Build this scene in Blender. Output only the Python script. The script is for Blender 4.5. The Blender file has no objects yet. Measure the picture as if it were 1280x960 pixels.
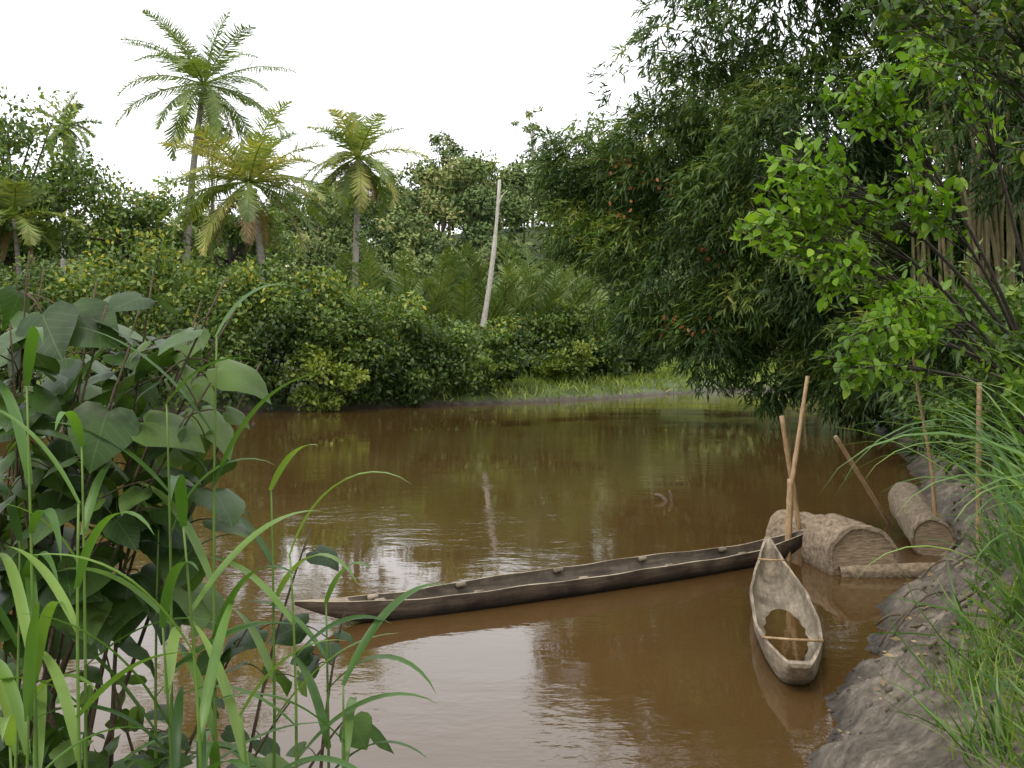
import bpy, math, numpy as np
from mathutils import Vector
rng = np.random.default_rng(7)
sc = bpy.context.scene
PI = math.pi

# ---------------------------------------------------------------- helpers
def norm(v):
    v = np.asarray(v, float)
    return v/np.maximum(np.linalg.norm(v, axis=-1, keepdims=True), 1e-9)
def runit(n):
    return norm(rng.normal(size=(n, 3)))
def link(o, parent=None):
    sc.collection.objects.link(o)
    if parent is not None: o.parent = parent
    return o
def empty(name):
    o = bpy.data.objects.new(name, None); o.empty_display_size = .2
    return link(o)
def mesh_obj(name, V, faces_flat, starts, totals, mat, parent=None, uv=None, rnd=None, smooth=False):
    me = bpy.data.meshes.new(name)
    V = np.ascontiguousarray(V, dtype=np.float32)
    me.vertices.add(len(V)); me.vertices.foreach_set('co', V.ravel())
    me.loops.add(len(faces_flat)); me.loops.foreach_set('vertex_index', np.asarray(faces_flat, np.int32))
    me.polygons.add(len(starts)); me.polygons.foreach_set('loop_start', np.asarray(starts, np.int32))
    me.polygons.foreach_set('loop_total', np.asarray(totals, np.int32))
    if uv is not None:
        l = me.uv_layers.new(name='UVMap')
        l.data.foreach_set('uv', np.asarray(uv, np.float32)[np.asarray(faces_flat)].ravel())
    if rnd is not None:
        a = me.attributes.new('rnd', 'FLOAT', 'POINT'); a.data.foreach_set('value', np.asarray(rnd, np.float32))
    me.update(calc_edges=True); me.validate()
    if smooth: me.polygons.foreach_set('use_smooth', np.ones(len(me.polygons), bool))
    for m in (mat if isinstance(mat, (list, tuple)) else [mat]): me.materials.append(m)
    return link(bpy.data.objects.new(name, me), parent)

def scatter(name, T, faces, P, D, N, S, mat, parent=None, rnd=None, smooth=False):
    """copies of a leaf template: y axis along D, z axis along N"""
    T = np.asarray(T, float); n = len(P); k = len(T)
    D = norm(D); N = N-(N*D).sum(1, keepdims=True)*D; N = norm(N); X = np.cross(D, N)
    S = np.asarray(S, float)
    if S.ndim == 1: S = np.stack([S, S, S], 1)
    V = P[:, None, :] + (T[None, :, 0:1]*S[:, None, 0:1])*X[:, None, :] + (T[None, :, 1:2]*S[:, None, 1:2])*D[:, None, :] + (T[None, :, 2:3]*S[:, None, 2:3])*N[:, None, :]
    V = V.reshape(-1, 3)
    ff = np.concatenate([np.asarray(f) for f in faces]); tot = np.array([len(f) for f in faces])
    L = len(ff)
    flat = (ff[None, :] + (np.arange(n)*k)[:, None]).ravel()
    st = np.concatenate([[0], np.cumsum(tot)[:-1]])
    starts = (st[None, :]+(np.arange(n)*L)[:, None]).ravel()
    tots = np.tile(tot, n)
    if rnd is None: rnd = rng.random(n)
    uv = np.tile(T[:, :2], (n, 1))
    return mesh_obj(name, V, flat, starts, tots, mat, parent, uv, np.repeat(rnd, k), smooth)

class MB:
    def __init__(s): s.V=[]; s.F=[]; s.n=0; s.R=[]; s.UV=[]
    def add(s, V, F, r=.5, uv=None):
        V=[tuple(v) for v in V]
        s.V+=V; s.F+=[tuple(i+s.n for i in f) for f in F]; s.n+=len(V); s.R+=[r]*len(V)
        s.UV += list(uv) if uv is not None else [(0,0)]*len(V)
    def tube(s, pts, rad, k=7, r=.5, cap=True):
        pts=np.asarray(pts,float); m=len(pts)
        rad=np.broadcast_to(np.asarray(rad,float),(m,)) if np.ndim(rad)==0 else np.asarray(rad,float)
        t=norm(np.gradient(pts,axis=0)); ref=np.array([0,1,0.]) if abs(t[0][1])<.8 else np.array([1,0,0.])
        V=[];uv=[]
        for i in range(m):
            a=norm(np.cross(t[i],ref)); b=np.cross(t[i],a)
            for j in range(k):
                th=2*PI*j/k
                V.append(pts[i]+rad[i]*(math.cos(th)*a+math.sin(th)*b)); uv.append((j/k,i/(m-1)))
        F=[(i*k+j,i*k+(j+1)%k,(i+1)*k+(j+1)%k,(i+1)*k+j) for i in range(m-1) for j in range(k)]
        if cap: F+= [tuple(range(k))[::-1], tuple((m-1)*k+j for j in range(k))]
        s.add(V,F,r,uv)
    def strip(s, pts, wid, side, r=.5, fold=.25):
        """leaf blade: centre line with two folded halves"""
        pts=np.asarray(pts,float); m=len(pts); t=norm(np.gradient(pts,axis=0)); V=[];uv=[]
        for i in range(m):
            sd=norm(side-(side@t[i])*t[i]); up=np.cross(sd,t[i])
            if up[2]<0: up=-up
            for q in (-1,0,1):
                V.append(pts[i]+sd*q*wid[i]+up*abs(q)*wid[i]*fold); uv.append((q*.5,i/(m-1)))
        F=[]
        for i in range(m-1):
            for q in (0,1): F.append((i*3+q,i*3+q+1,(i+1)*3+q+1,(i+1)*3+q))
        s.add(V,F,r,uv)
    def obj(s,name,mat,parent=None,smooth=True):
        flat=[i for f in s.F for i in f]; tot=[len(f) for f in s.F]; st=np.concatenate([[0],np.cumsum(tot)[:-1]])
        return mesh_obj(name,np.array(s.V),flat,st,tot,mat,parent,np.array(s.UV),np.array(s.R),smooth)

def bez(a,b,c,n=8):
    a,b,c=[np.asarray(v,float) for v in (a,b,c)]; t=np.linspace(0,1,n)[:,None]
    return (1-t)**2*a+2*t*(1-t)*b+t*t*c

# ---------------------------------------------------------------- materials
def newmat(name):
    m=bpy.data.materials.new(name); m.use_nodes=True; nt=m.node_tree; nt.nodes.clear()
    out=nt.nodes.new('ShaderNodeOutputMaterial'); return m,nt,out
def ramp(nt,stops,fac=None):
    r=nt.nodes.new('ShaderNodeValToRGB'); e=r.color_ramp.elements
    while len(e)<len(stops): e.new(.5)
    for i,(p,c) in enumerate(stops): e[i].position=p; e[i].color=(*c,1)
    if fac is not None: nt.links.new(fac,r.inputs[0])
    return r
def noise(nt,scale,detail=3,vec=None,rough=.55):
    n=nt.nodes.new('ShaderNodeTexNoise'); n.inputs['Scale'].default_value=scale; n.inputs['Detail'].default_value=detail; n.inputs['Roughness'].default_value=rough
    if vec is not None: nt.links.new(vec,n.inputs['Vector'])
    return n
def coords(nt,scale=(1,1,1),kind='Object'):
    t=nt.nodes.new('ShaderNodeTexCoord'); m=nt.nodes.new('ShaderNodeMapping'); m.inputs['Scale'].default_value=scale
    nt.links.new(t.outputs[kind],m.inputs[0]); return m.outputs[0]
def mixc(nt,a,b,fac,mode='MIX'):
    m=nt.nodes.new('ShaderNodeMix'); m.data_type='RGBA'; m.blend_type=mode
    for v,s in ((a,m.inputs[6]),(b,m.inputs[7]),(fac,m.inputs[0])):
        if isinstance(v,bpy.types.NodeSocket): nt.links.new(v,s)
        elif isinstance(v,(int,float)): s.default_value=v
        else: s.default_value=(*v,1)
    return m.outputs[2]
def math_n(nt,op,a,b=0.):
    m=nt.nodes.new('ShaderNodeMath'); m.operation=op
    for v,s in ((a,m.inputs[0]),(b,m.inputs[1])):
        if isinstance(v,bpy.types.NodeSocket): nt.links.new(v,s)
        else: s.default_value=v
    return m.outputs[0]

def leaf_mat(name, stops, rough=.5, transl=.3, nscale=.35, veins=False, spec=.4):
    m,nt,out=newmat(name)
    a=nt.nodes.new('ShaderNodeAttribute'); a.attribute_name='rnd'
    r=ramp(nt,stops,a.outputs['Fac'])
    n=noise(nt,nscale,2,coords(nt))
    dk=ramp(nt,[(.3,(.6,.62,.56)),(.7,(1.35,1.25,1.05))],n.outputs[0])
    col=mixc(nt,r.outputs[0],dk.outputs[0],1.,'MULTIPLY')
    if veins:
        uv=nt.nodes.new('ShaderNodeTexCoord'); sp=nt.nodes.new('ShaderNodeSeparateXYZ'); nt.links.new(uv.outputs['UV'],sp.inputs[0])
        ax=math_n(nt,'ABSOLUTE',sp.outputs[0]); 
        rib=math_n(nt,'LESS_THAN',ax,.012)
        d=math_n(nt,'SUBTRACT',sp.outputs[1],math_n(nt,'MULTIPLY',ax,.8))
        fr=math_n(nt,'FRACT',math_n(nt,'MULTIPLY',d,6.)); v2=math_n(nt,'LESS_THAN',fr,.06)
        v=math_n(nt,'MAXIMUM',rib,v2)
        col=mixc(nt,col,(.13,.2,.07),math_n(nt,'MULTIPLY',v,.4))
        n2=noise(nt,9,4,coords(nt)); sp2=ramp(nt,[(.3,(.45,.4,.3)),(.42,(1,1,1))],n2.outputs[0])
        col=mixc(nt,col,sp2.outputs[0],1.,'MULTIPLY')
    p=nt.nodes.new('ShaderNodeBsdfPrincipled'); nt.links.new(col,p.inputs['Base Color']); p.inputs['Roughness'].default_value=rough
    p.inputs['Specular IOR Level'].default_value=spec
    if transl<=0:
        nt.links.new(p.outputs[0],out.inputs[0]); return m
    t=nt.nodes.new('ShaderNodeBsdfTranslucent')
    tc=mixc(nt,col,(1.45,1.5,.5),1.,'MULTIPLY'); nt.links.new(tc,t.inputs[0])
    mx=nt.nodes.new('ShaderNodeMixShader'); mx.inputs[0].default_value=transl
    nt.links.new(p.outputs[0],mx.inputs[1]); nt.links.new(t.outputs[0],mx.inputs[2]); nt.links.new(mx.outputs[0],out.inputs[0])
    return m
def bark_mat(name,c1,c2,scale=(6,6,1.5),rough=.85,bump=.4,ns=3):
    m,nt,out=newmat(name); v=coords(nt,scale); n=noise(nt,ns,5,v,.65)
    r=ramp(nt,[(.3,c1),(.7,c2)],n.outputs[0])
    p=nt.nodes.new('ShaderNodeBsdfPrincipled'); nt.links.new(r.outputs[0],p.inputs['Base Color']); p.inputs['Roughness'].default_value=rough
    b=nt.nodes.new('ShaderNodeBump'); b.inputs['Strength'].default_value=bump; b.inputs['Distance'].default_value=.03
    nt.links.new(n.outputs[0],b.inputs['Height']); nt.links.new(b.outputs[0],p.inputs['Normal']); nt.links.new(p.outputs[0],out.inputs[0])
    return m

M_mangrove=leaf_mat('mangrove_leaf',[(0,(.035,.068,.016)),(.45,(.095,.165,.04)),(.85,(.18,.275,.075)),(.96,(.27,.33,.09)),(1,(.4,.39,.06))],.45)
M_bushlight=leaf_mat('shrub_leaf',[(0,(.09,.14,.02)),(.6,(.21,.29,.05)),(1,(.33,.38,.09))],.5)
M_forest=leaf_mat('hazy_forest_leaf',[(0,(.05,.085,.035)),(.45,(.11,.17,.06)),(.8,(.19,.25,.09)),(1,(.3,.3,.13))],.75,0,nscale=.09,spec=.2)  # distance haze is put into the leaf colour: paler and less saturated
M_bamboo=leaf_mat('bamboo_leaf',[(0,(.02,.046,.01)),(.5,(.055,.11,.024)),(.85,(.12,.2,.045)),(1,(.24,.28,.07))],.5)
M_bright=leaf_mat('bright_leaf',[(0,(.08,.17,.015)),(.6,(.15,.3,.025)),(1,(.26,.4,.05))],.45,.4,1.2)
M_weed=leaf_mat('weed_leaf',[(0,(.03,.07,.012)),(.6,(.08,.16,.025)),(1,(.18,.27,.05))],.5,.3,1.)  # dark to mid green leaf colour for weeds and bank shrubs
M_nipa=leaf_mat('nipa_leaf',[(0,(.05,.1,.03)),(.6,(.12,.19,.055)),(1,(.25,.28,.1))],.5,.2)
M_coco=leaf_mat('coconut_leaf',[(0,(.075,.13,.035)),(.6,(.16,.23,.065)),(.85,(.28,.32,.1)),(1,(.4,.38,.16))],.42)
M_dry=leaf_mat('dry_frond',[(0,(.14,.1,.055)),(1,(.34,.27,.17))],.8,.15)
M_red=leaf_mat('red_leaf',[(0,(.2,.06,.025)),(1,(.36,.16,.05))],.6,.3)
M_grass=leaf_mat('grass_blade',[(0,(.055,.115,.018)),(.6,(.12,.22,.035)),(1,(.27,.31,.1))],.55,.35,.8)
M_fargrass=leaf_mat('bank_grass',[(0,(.11,.17,.03)),(.6,(.25,.35,.06)),(1,(.4,.42,.15))],.6,.3,.5)
M_reed=leaf_mat('reed_blade',[(0,(.045,.11,.025)),(.6,(.09,.19,.045)),(1,(.19,.3,.08))],.4,.35,2.)
M_heart=leaf_mat('hibiscus_leaf',[(0,(.024,.058,.015)),(.6,(.052,.108,.026)),(1,(.12,.2,.045))],.42,.3,4.,True,.33)
M_bark=bark_mat('bark',(.03,.024,.017),(.1,.08,.058))
M_palmtrunk=bark_mat('palm_trunk',(.14,.125,.1),(.36,.33,.29),(1,1,6))
M_pale=bark_mat('pale_trunk',(.3,.27,.23),(.6,.56,.5))
M_culm=bark_mat('bamboo_culm',(.08,.075,.03),(.22,.18,.085),(3,3,1))
M_pole=bark_mat('bamboo_pole',(.2,.115,.05),(.44,.3,.16),(8,8,3),.5,.15)
M_twig=bark_mat('twig',(.05,.035,.02),(.14,.1,.06),(8,8,8))

# ---------------------------------------------------------------- terrain
WP=np.array([(-260,4.4),(-30,4.4),(-4,4.6),(-.5,4.6),(1.2,5.2),(2.1,7.1),(2.85,8.8),(3.8,10.3),(4.7,12.2),(6.1,14),(6.6,16),(8.3,20),(11.5,30),(13.5,38),(17,45),(26,55),(45,62),(260,70),
 (260,95),(50,80),(24,69),(13,64),(8,59),(4,54),(-2,49.5),(-8,46.5),(-13,44),(-20,42),(-32,42),(-260,50)],float)
def sdist(x,y):
    """distance to the shoreline, positive on land"""
    p=np.stack([x,y],-1); d=np.full(x.shape,1e9); ins=np.zeros(x.shape,bool); n=len(WP)
    for i in range(n):
        a=WP[i]; b=WP[(i+1)%n]; e=b-a
        t=np.clip(((p-a)@e)/(e@e),0,1); q=p-a-t[...,None]*e
        d=np.minimum(d,np.hypot(q[...,0],q[...,1]))
        c=((a[1]>y)!=(b[1]>y)) & (x < (b[0]-a[0])*(y-a[1])/((b[1]-a[1])+1e-12)+a[0]); ins^=c
    return np.where(ins,-d,d)
def sst(a,b,x):
    t=np.clip((x-a)/(b-a),0,1); return t*t*(3-2*t)
def wob(x,y,f,s=0):
    v=0
    for k in range(7):
        th=k*2.399+s; ff=f*(1+.37*k)
        v=v+np.sin((x*math.cos(th)+y*math.sin(th))*ff+k*1.7+s+1.3*np.sin(ff*.6*(y*math.cos(th)-x*math.sin(th))+k))/(1+.35*k)
    return v/3
LAT=np.random.default_rng(3).random((256,256))
def vn(x,y,f):
    x=x*f;y=y*f; xi=np.floor(x).astype(int); yi=np.floor(y).astype(int); u=x-xi; v=y-yi; u=u*u*(3-2*u); v=v*v*(3-2*v)
    g=lambda i,j: LAT[i&255,j&255]
    return (g(xi,yi)*(1-u)+g(xi+1,yi)*u)*(1-v)+(g(xi,yi+1)*(1-u)+g(xi+1,yi+1)*u)*v
def clods(x,y):
    xr=x*.8-y*.6; yr=x*.6+y*.8
    a=1-np.abs(2*vn(xr,yr,1.7)-1); b=1-np.abs(2*vn(xr+7,yr,4.3)-1); c=vn(x,y,8.5); d=vn(yr,xr,17)
    return .22*a+.1*b*b+.06*c+.035*d-.22
def gz(x,y):
    x=np.asarray(x,float); y=np.asarray(y,float); d0=sdist(x,y)
    d=d0+(.2*wob(x,y,1.9)+.08*wob(x,y,6,1))*np.clip(1-np.abs(d0)/3,0,1)
    near=1-sst(28,42,y)
    land_near=1.5*(1-np.exp(-np.maximum(d,0)/2.0))+.07*np.maximum(d,0)
    land_far=.5*(1-np.exp(-np.maximum(d,0)/.7))+.09*np.minimum(np.maximum(d,0),12)
    land=near*land_near+(1-near)*land_far
    land=land+np.clip(d*1.2+.3,0,1)*(d>-.3)*clods(x,y)*(1-sst(16,26,y))
    land=land+np.clip(d,0,1)*.15*wob(x,y,.5,4)*(1-near)
    hill=18*sst(76,150,y)*(.5+.5*sst(-58,2,x))+ 20*sst(175,420,y)
    hill=hill*(1+.1*wob(x,y,.03,5))
    hillr=8*sst(10,40,x-.25*y)*near
    bed=-np.minimum(.35*np.maximum(-d,0),1.8)
    return np.where(d>0,land+hill+hillr,bed+np.where(d>-.25,np.clip(d*1.2+.3,0,1)*clods(x,y)*(1-sst(16,26,y)),0))
def gz1(x,y): return float(gz(np.array([x]),np.array([y]))[0])
u=np.linspace(-1,1,500); gx=3.8+ 700*np.sinh(7.9*u)/math.sinh(7.9)
v=np.linspace(0,1,540); k=6.5; yy=np.sinh(k*(v*1.12-.12))/math.sinh(k); gy=9.5+ (yy)*900
gy=np.concatenate([np.linspace(-60,gy[0]-.5,24),gy])
X,Y=np.meshgrid(gx,gy); Z=gz(X,Y)
nx,ny=len(gx),len(gy)
idx=np.arange(nx*ny).reshape(ny,nx)
q=np.stack([idx[:-1,:-1],idx[:-1,1:],idx[1:,1:],idx[1:,:-1]],-1).reshape(-1,4)
m,nt,out=newmat('ground_mud_and_grass')
geo=nt.nodes.new('ShaderNodeNewGeometry'); sp=nt.nodes.new('ShaderNodeSeparateXYZ'); nt.links.new(geo.outputs['Position'],sp.inputs[0])
c=coords(nt); n1=noise(nt,1.3,6,c,.65); n2=noise(nt,9,7,c,.75); n3=noise(nt,2.6,4,c)
mud=ramp(nt,[(.3,(.055,.042,.031)),(.5,(.15,.124,.098)),(.68,(.27,.235,.195))],n2.outputs[0])
mud2=mixc(nt,mud.outputs[0],ramp(nt,[(.4,(.6,.56,.5)),(.62,(1.15,1.13,1.08))],n3.outputs[0]).outputs[0],1.,'MULTIPLY')
grs=ramp(nt,[(.35,(.035,.048,.014)),(.65,(.1,.14,.035))],n1.outputs[0])
h=math_n(nt,'ADD',sp.outputs[2],math_n(nt,'MULTIPLY',n1.outputs[0],.9))
hf=nt.nodes.new('ShaderNodeMapRange'); nt.links.new(h,hf.inputs[0]); hf.inputs[1].default_value=1.4; hf.inputs[2].default_value=1.9
yf=nt.nodes.new('ShaderNodeMapRange'); nt.links.new(sp.outputs[1],yf.inputs[0]); yf.inputs[1].default_value=35; yf.inputs[2].default_value=42
hf2=nt.nodes.new('ShaderNodeMapRange'); nt.links.new(h,hf2.inputs[0]); hf2.inputs[1].default_value=.5; hf2.inputs[2].default_value=.75
fac=math_n(nt,'MAXIMUM',hf.outputs[0],math_n(nt,'MULTIPLY',yf.outputs[0],hf2.outputs[0]))
col=mixc(nt,mud2,grs.outputs[0],fac)
wet=nt.nodes.new('ShaderNodeMapRange'); nt.links.new(sp.outputs[2],wet.inputs[0]); wet.inputs[1].default_value=.02; wet.inputs[2].default_value=.22
wet.inputs[3].default_value=.4; wet.inputs[4].default_value=1
cb=nt.nodes.new('ShaderNodeCombineXYZ'); [nt.links.new(wet.outputs[0],cb.inputs[i]) for i in range(3)]
col=mixc(nt,col,cb.outputs[0],1.,'MULTIPLY')
p=nt.nodes.new('ShaderNodeBsdfPrincipled'); nt.links.new(col,p.inputs['Base Color']); p.inputs['Specular IOR Level'].default_value=.4
rr=ramp(nt,[(.4,(.38,)*3),(.6,(.75,)*3)],n2.outputs[0]); nt.links.new(rr.outputs[0],p.inputs['Roughness'])
b=nt.nodes.new('ShaderNodeBump'); b.inputs['Strength'].default_value=.9; b.inputs['Distance'].default_value=.05; nt.links.new(n2.outputs[0],b.inputs['Height']); nt.links.new(b.outputs[0],p.inputs['Normal'])
nt.links.new(p.outputs[0],out.inputs[0]); M_ground=m
mesh_obj('ground',np.stack([X,Y,Z],-1).reshape(-1,3),q.ravel(),np.arange(len(q))*4,np.full(len(q),4),M_ground,smooth=True)
# clods of mud lying on the bank
ico=[];ph=(1+5**.5)/2
for a_ in (-1,1):
    for b_ in (-ph,ph): ico+= [(0,a_,b_),(a_,b_,0),(b_,0,a_)]
ico=norm(np.array(ico)); IF=[]
for i in range(12):
    for j in range(i+1,12):
        for l in range(j+1,12):
            if all(np.linalg.norm(ico[a_]-ico[b_])<1.1 for a_,b_ in ((i,j),(j,l),(i,l))):
                nrm=np.cross(ico[j]-ico[i],ico[l]-ico[i]); IF.append((i,j,l) if nrm@ico[i]>0 else (i,l,j))
n=1300; xs=rng.uniform(2,8,n); ys=rng.uniform(6,17,n); dd=sdist(xs,ys); k=(dd>-.05)&(dd<2.2+rng.normal(size=n)*.3); xs=xs[k];ys=ys[k];n=len(xs)
s_=.015+.04*rng.random(n)**3
icoj=ico*rng.uniform(.75,1.25,(12,1))
scatter('mud_clods',icoj,IF,np.stack([xs,ys,gz(xs,ys)+s_*.1],1),runit(n),runit(n),np.stack([s_*rng.uniform(.8,1.8,n),s_*rng.uniform(.8,1.3,n),s_*.8],1),M_ground,smooth=True)

# water
m,nt,out=newmat('muddy_water')
c=coords(nt,(1,1.6,1)); n1=noise(nt,2.2,3,c,.5); n2=noise(nt,9,3,c,.5); n3=noise(nt,.22,3,coords(nt)); 
patch=ramp(nt,[(.42,(.1,)*3),(.62,(1,)*3)],n3.outputs[0])
hh=math_n(nt,'ADD',n1.outputs[0],math_n(nt,'MULTIPLY',n2.outputs[0],.25))
hh=math_n(nt,'MULTIPLY',hh,patch.outputs[0])
b=nt.nodes.new('ShaderNodeBump'); b.inputs['Strength'].default_value=.24; b.inputs['Distance'].default_value=.035; nt.links.new(hh,b.inputs['Height'])
cn=ramp(nt,[(.3,(.06,.032,.0105)),(.7,(.085,.048,.017))],noise(nt,.15,3,coords(nt)).outputs[0])
p=nt.nodes.new('ShaderNodeBsdfPrincipled'); nt.links.new(cn.outputs[0],p.inputs['Base Color']); p.inputs['Roughness'].default_value=.02; p.inputs['IOR'].default_value=1.48
nt.links.new(b.outputs[0],p.inputs['Normal']); nt.links.new(p.outputs[0],out.inputs[0]); M_water=m
mesh_obj('river_water',[(-260,4-1,0),(260,3,0),(260,100,0),(-260,100,0)],[0,1,2,3],[0],[4],m)

# ---------------------------------------------------------------- leaf templates
T_LEAF=[(0,0,0),(.28,.45,.06),(0,1,-.06),(-.28,.45,.06)]; F_LEAF=[(0,1,2),(0,2,3)]
T_OVAL=[(0,0,0),(.2,.18,.04),(.27,.5,.05),(.15,.82,.0),(0,1,-.08),(-.15,.82,0),(-.27,.5,.05),(-.2,.18,.04),(0,.5,0)]
F_OVAL=[(0,1,2,8),(8,2,3,4),(0,8,6,7),(8,4,5,6)]
T_LANCE=[(0,0,0),(.09,.35,.02),(0,1,-.12),(-.09,.35,.02)]
F_BLADE=[(0,1,2,3),(3,2,4,5),(5,4,6)]

def clump(c,r,n,out=.7,up=.55,shell=.45,rn=.6,down=.15,zmin=None):
    u=runit(n); rr=1-shell*rng.random(n)**1.3
    P=np.asarray(c)+u*np.asarray(r)*rr[:,None]
    N=norm(u*out+np.array([0,0,up])+rng.normal(size=(n,3))*rn*.6)
    D=norm(runit(n)+u*.5-np.array([0,0,down]))
    return P,D,N
class LA:
    def __init__(s): s.P=[];s.D=[];s.N=[];s.S=[];s.R=[]
    def add(s,P,D,N,S,R=None):
        s.P.append(P);s.D.append(D);s.N.append(N);s.S.append(np.broadcast_to(S,(len(P),)) if np.ndim(S)<2 else S)
        s.R.append(rng.random(len(P)) if R is None else np.broadcast_to(R,(len(P),)))
    def obj(s,name,T,F,mat,parent=None,smooth=False,zmin=None):
        P,D,N,S,R=[np.concatenate(a) for a in (s.P,s.D,s.N,s.S,s.R)]
        if zmin is not None:
            k=P[:,2]>zmin; P,D,N,S,R=P[k],D[k],N[k],S[k],R[k]
        return scatter(name,T,F,P,D,N,S,mat,parent,R,smooth)

def bush(name,x,y,rx,ry,ztop,n,size,mat,zb=.2,lumps=34,T=T_LEAF,F=F_LEAF,lr=.3,zmin=.08):
    e=empty(name); la=LA(); tw=MB()
    cz=(zb+ztop)/2; rz=(ztop-zb)/2; g=max(gz1(x,y+ry*.4),-.3)
    for i in range(lumps):
        u=norm(rng.normal(size=3)*[1,1,1]); 
        if u[1]>.35: u[1]*=-.6
        rl=lr*rng.uniform(.5,1.4); f=rng.uniform(.6,1.1)
        c=np.array([x,y,cz])+u*[rx*(1-rl*.6),ry*(1-rl*.6),rz*(1-rl*.6)]*f
        R=np.array([rx,min(rx,ry),min(rz,rx)*.8])*rl
        m_=int(n/lumps*rng.uniform(.7,1.3)); P,D,N=clump(c,R,m_)
        tone=rng.uniform(-.3,.28)
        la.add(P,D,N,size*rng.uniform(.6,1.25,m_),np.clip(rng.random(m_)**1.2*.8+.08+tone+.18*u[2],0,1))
        if i%3==0:
            b0=np.array([x+rng.normal()*rx*.2,y+ry*.4,g-.2]); tw.tube(bez(b0,(b0+c)/2+[0,0,rz*.4],c,6),np.linspace(.07,.02,6),5)
        if i%3==1:  # protruding shoots
            t_=c+u*R*rng.uniform(1.3,2.0)+[0,0,abs(R[2])*.6]; tw.tube([c,(c+t_)/2,t_],[.02,.015,.008],4); k_=int(m_*.12)+4
            q_=rng.random((k_,1)); la.add(c*(1-q_)+t_*q_+rng.normal(size=(k_,3))*size*.5,norm(runit(k_)+[0,0,.3]),norm(rng.normal(size=(k_,3))+[0,0,1]),size*rng.uniform(.6,1.1,k_),np.clip(rng.random(k_)*.5+.4,0,1))
    la.obj('foliage',T,F,mat,e,zmin=zmin); tw.obj('stems',M_bark,e)
    return e
B=[(-27,45.5,5.5,4,8,9000,-.5),(-21,43.8,4.6,3.5,6.6,9000,-.5),(-16.5,45.2,4.6,3.6,8,9000,-.5),(-12.3,45.8,4.2,3.4,7.5,9000,-.5),(-8.8,47.5,3.9,3.2,6.7,8000,-.5),
   (-6.1,48.6,3.3,3,6.2,7000,-.5),(-4.0,50.5,2.7,2.6,5.0,5500,-.2),(-1.3,53.5,2.8,2.2,4.4,5000,.7),(2.3,59.5,3.2,2.4,6.2,6000,1.0),(5.4,62,2.8,2.2,5.6,5000,1.0),(8.5,67,2.8,2.2,5.6,3500,1.0),
   (-19,52,5,3,8.6,6500,0)]
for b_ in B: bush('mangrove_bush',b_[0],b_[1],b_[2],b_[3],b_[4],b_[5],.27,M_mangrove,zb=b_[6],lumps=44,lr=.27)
bush('yellow_green_shrub',2.9,57,2.0,1.2,3.2,2500,.22,M_bushlight,zb=.9,lumps=16)
bush('yellow_green_shrub',-1.3,51.2,1.5,.9,2.5,700,.2,M_bushlight,zb=.5,lumps=12)
bush('yellow_green_shrub',-8.3,44.6,2.2,1.2,3.4,1800,.25,M_bushlight,zb=-.2,lumps=16)

# generic broadleaf tree
def tree(name,x,y,zc,r,n,size,mat,trunk=.25,lumps=26,bark=M_bark,zb=None,lr=.33,lean=0,flat=.8,T=T_LEAF,F=F_LEAF):
    e=empty(name); la=LA(); tw=MB(); g=gz1(x,y)-.3 if zb is None else zb
    top=np.array([x,y,zc]); base=np.array([x+lean,y,g])
    tp=bez(base,(base+top)/2+[rng.normal()*.5,0,0],top,9); tw.tube(tp,np.linspace(trunk,trunk*.45,9),8)
    for i in range(lumps):
        u=norm(rng.normal(size=3)); f=rng.uniform(.45,1.05); c=top+u*[r,r,r*flat]*f; rl=r*lr*rng.uniform(.55,1.3)
        m_=int(n/lumps*rng.uniform(.6,1.4)); P,D,N=clump(c,[rl,rl,rl*.7],m_,shell=.6)
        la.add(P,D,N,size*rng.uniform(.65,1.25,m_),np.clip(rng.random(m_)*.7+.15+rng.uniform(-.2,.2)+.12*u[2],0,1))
        s=tp[rng.integers(4,8)]; tw.tube(bez(s,(s+c)/2+[0,0,.15*r],c,6),np.linspace(trunk*.35,.02,6),5)
    la.obj('crown',T,F,mat,e); tw.obj('trunk_and_limbs',bark,e); return e
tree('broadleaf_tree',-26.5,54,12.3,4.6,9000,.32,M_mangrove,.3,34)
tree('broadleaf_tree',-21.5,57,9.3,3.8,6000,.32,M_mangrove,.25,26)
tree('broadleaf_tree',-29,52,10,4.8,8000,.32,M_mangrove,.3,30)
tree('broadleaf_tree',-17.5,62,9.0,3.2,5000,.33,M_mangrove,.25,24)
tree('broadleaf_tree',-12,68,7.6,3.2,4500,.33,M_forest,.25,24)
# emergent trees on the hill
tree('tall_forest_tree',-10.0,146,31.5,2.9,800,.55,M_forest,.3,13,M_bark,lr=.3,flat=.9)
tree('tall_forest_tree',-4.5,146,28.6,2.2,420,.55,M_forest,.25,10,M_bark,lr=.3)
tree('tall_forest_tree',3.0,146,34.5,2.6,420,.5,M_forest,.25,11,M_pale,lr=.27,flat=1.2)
tree('tall_forest_tree',-31,104,24.5,2.0,500,.5,M_forest,.22,10,M_bark,lr=.25,flat=1.5)

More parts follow.
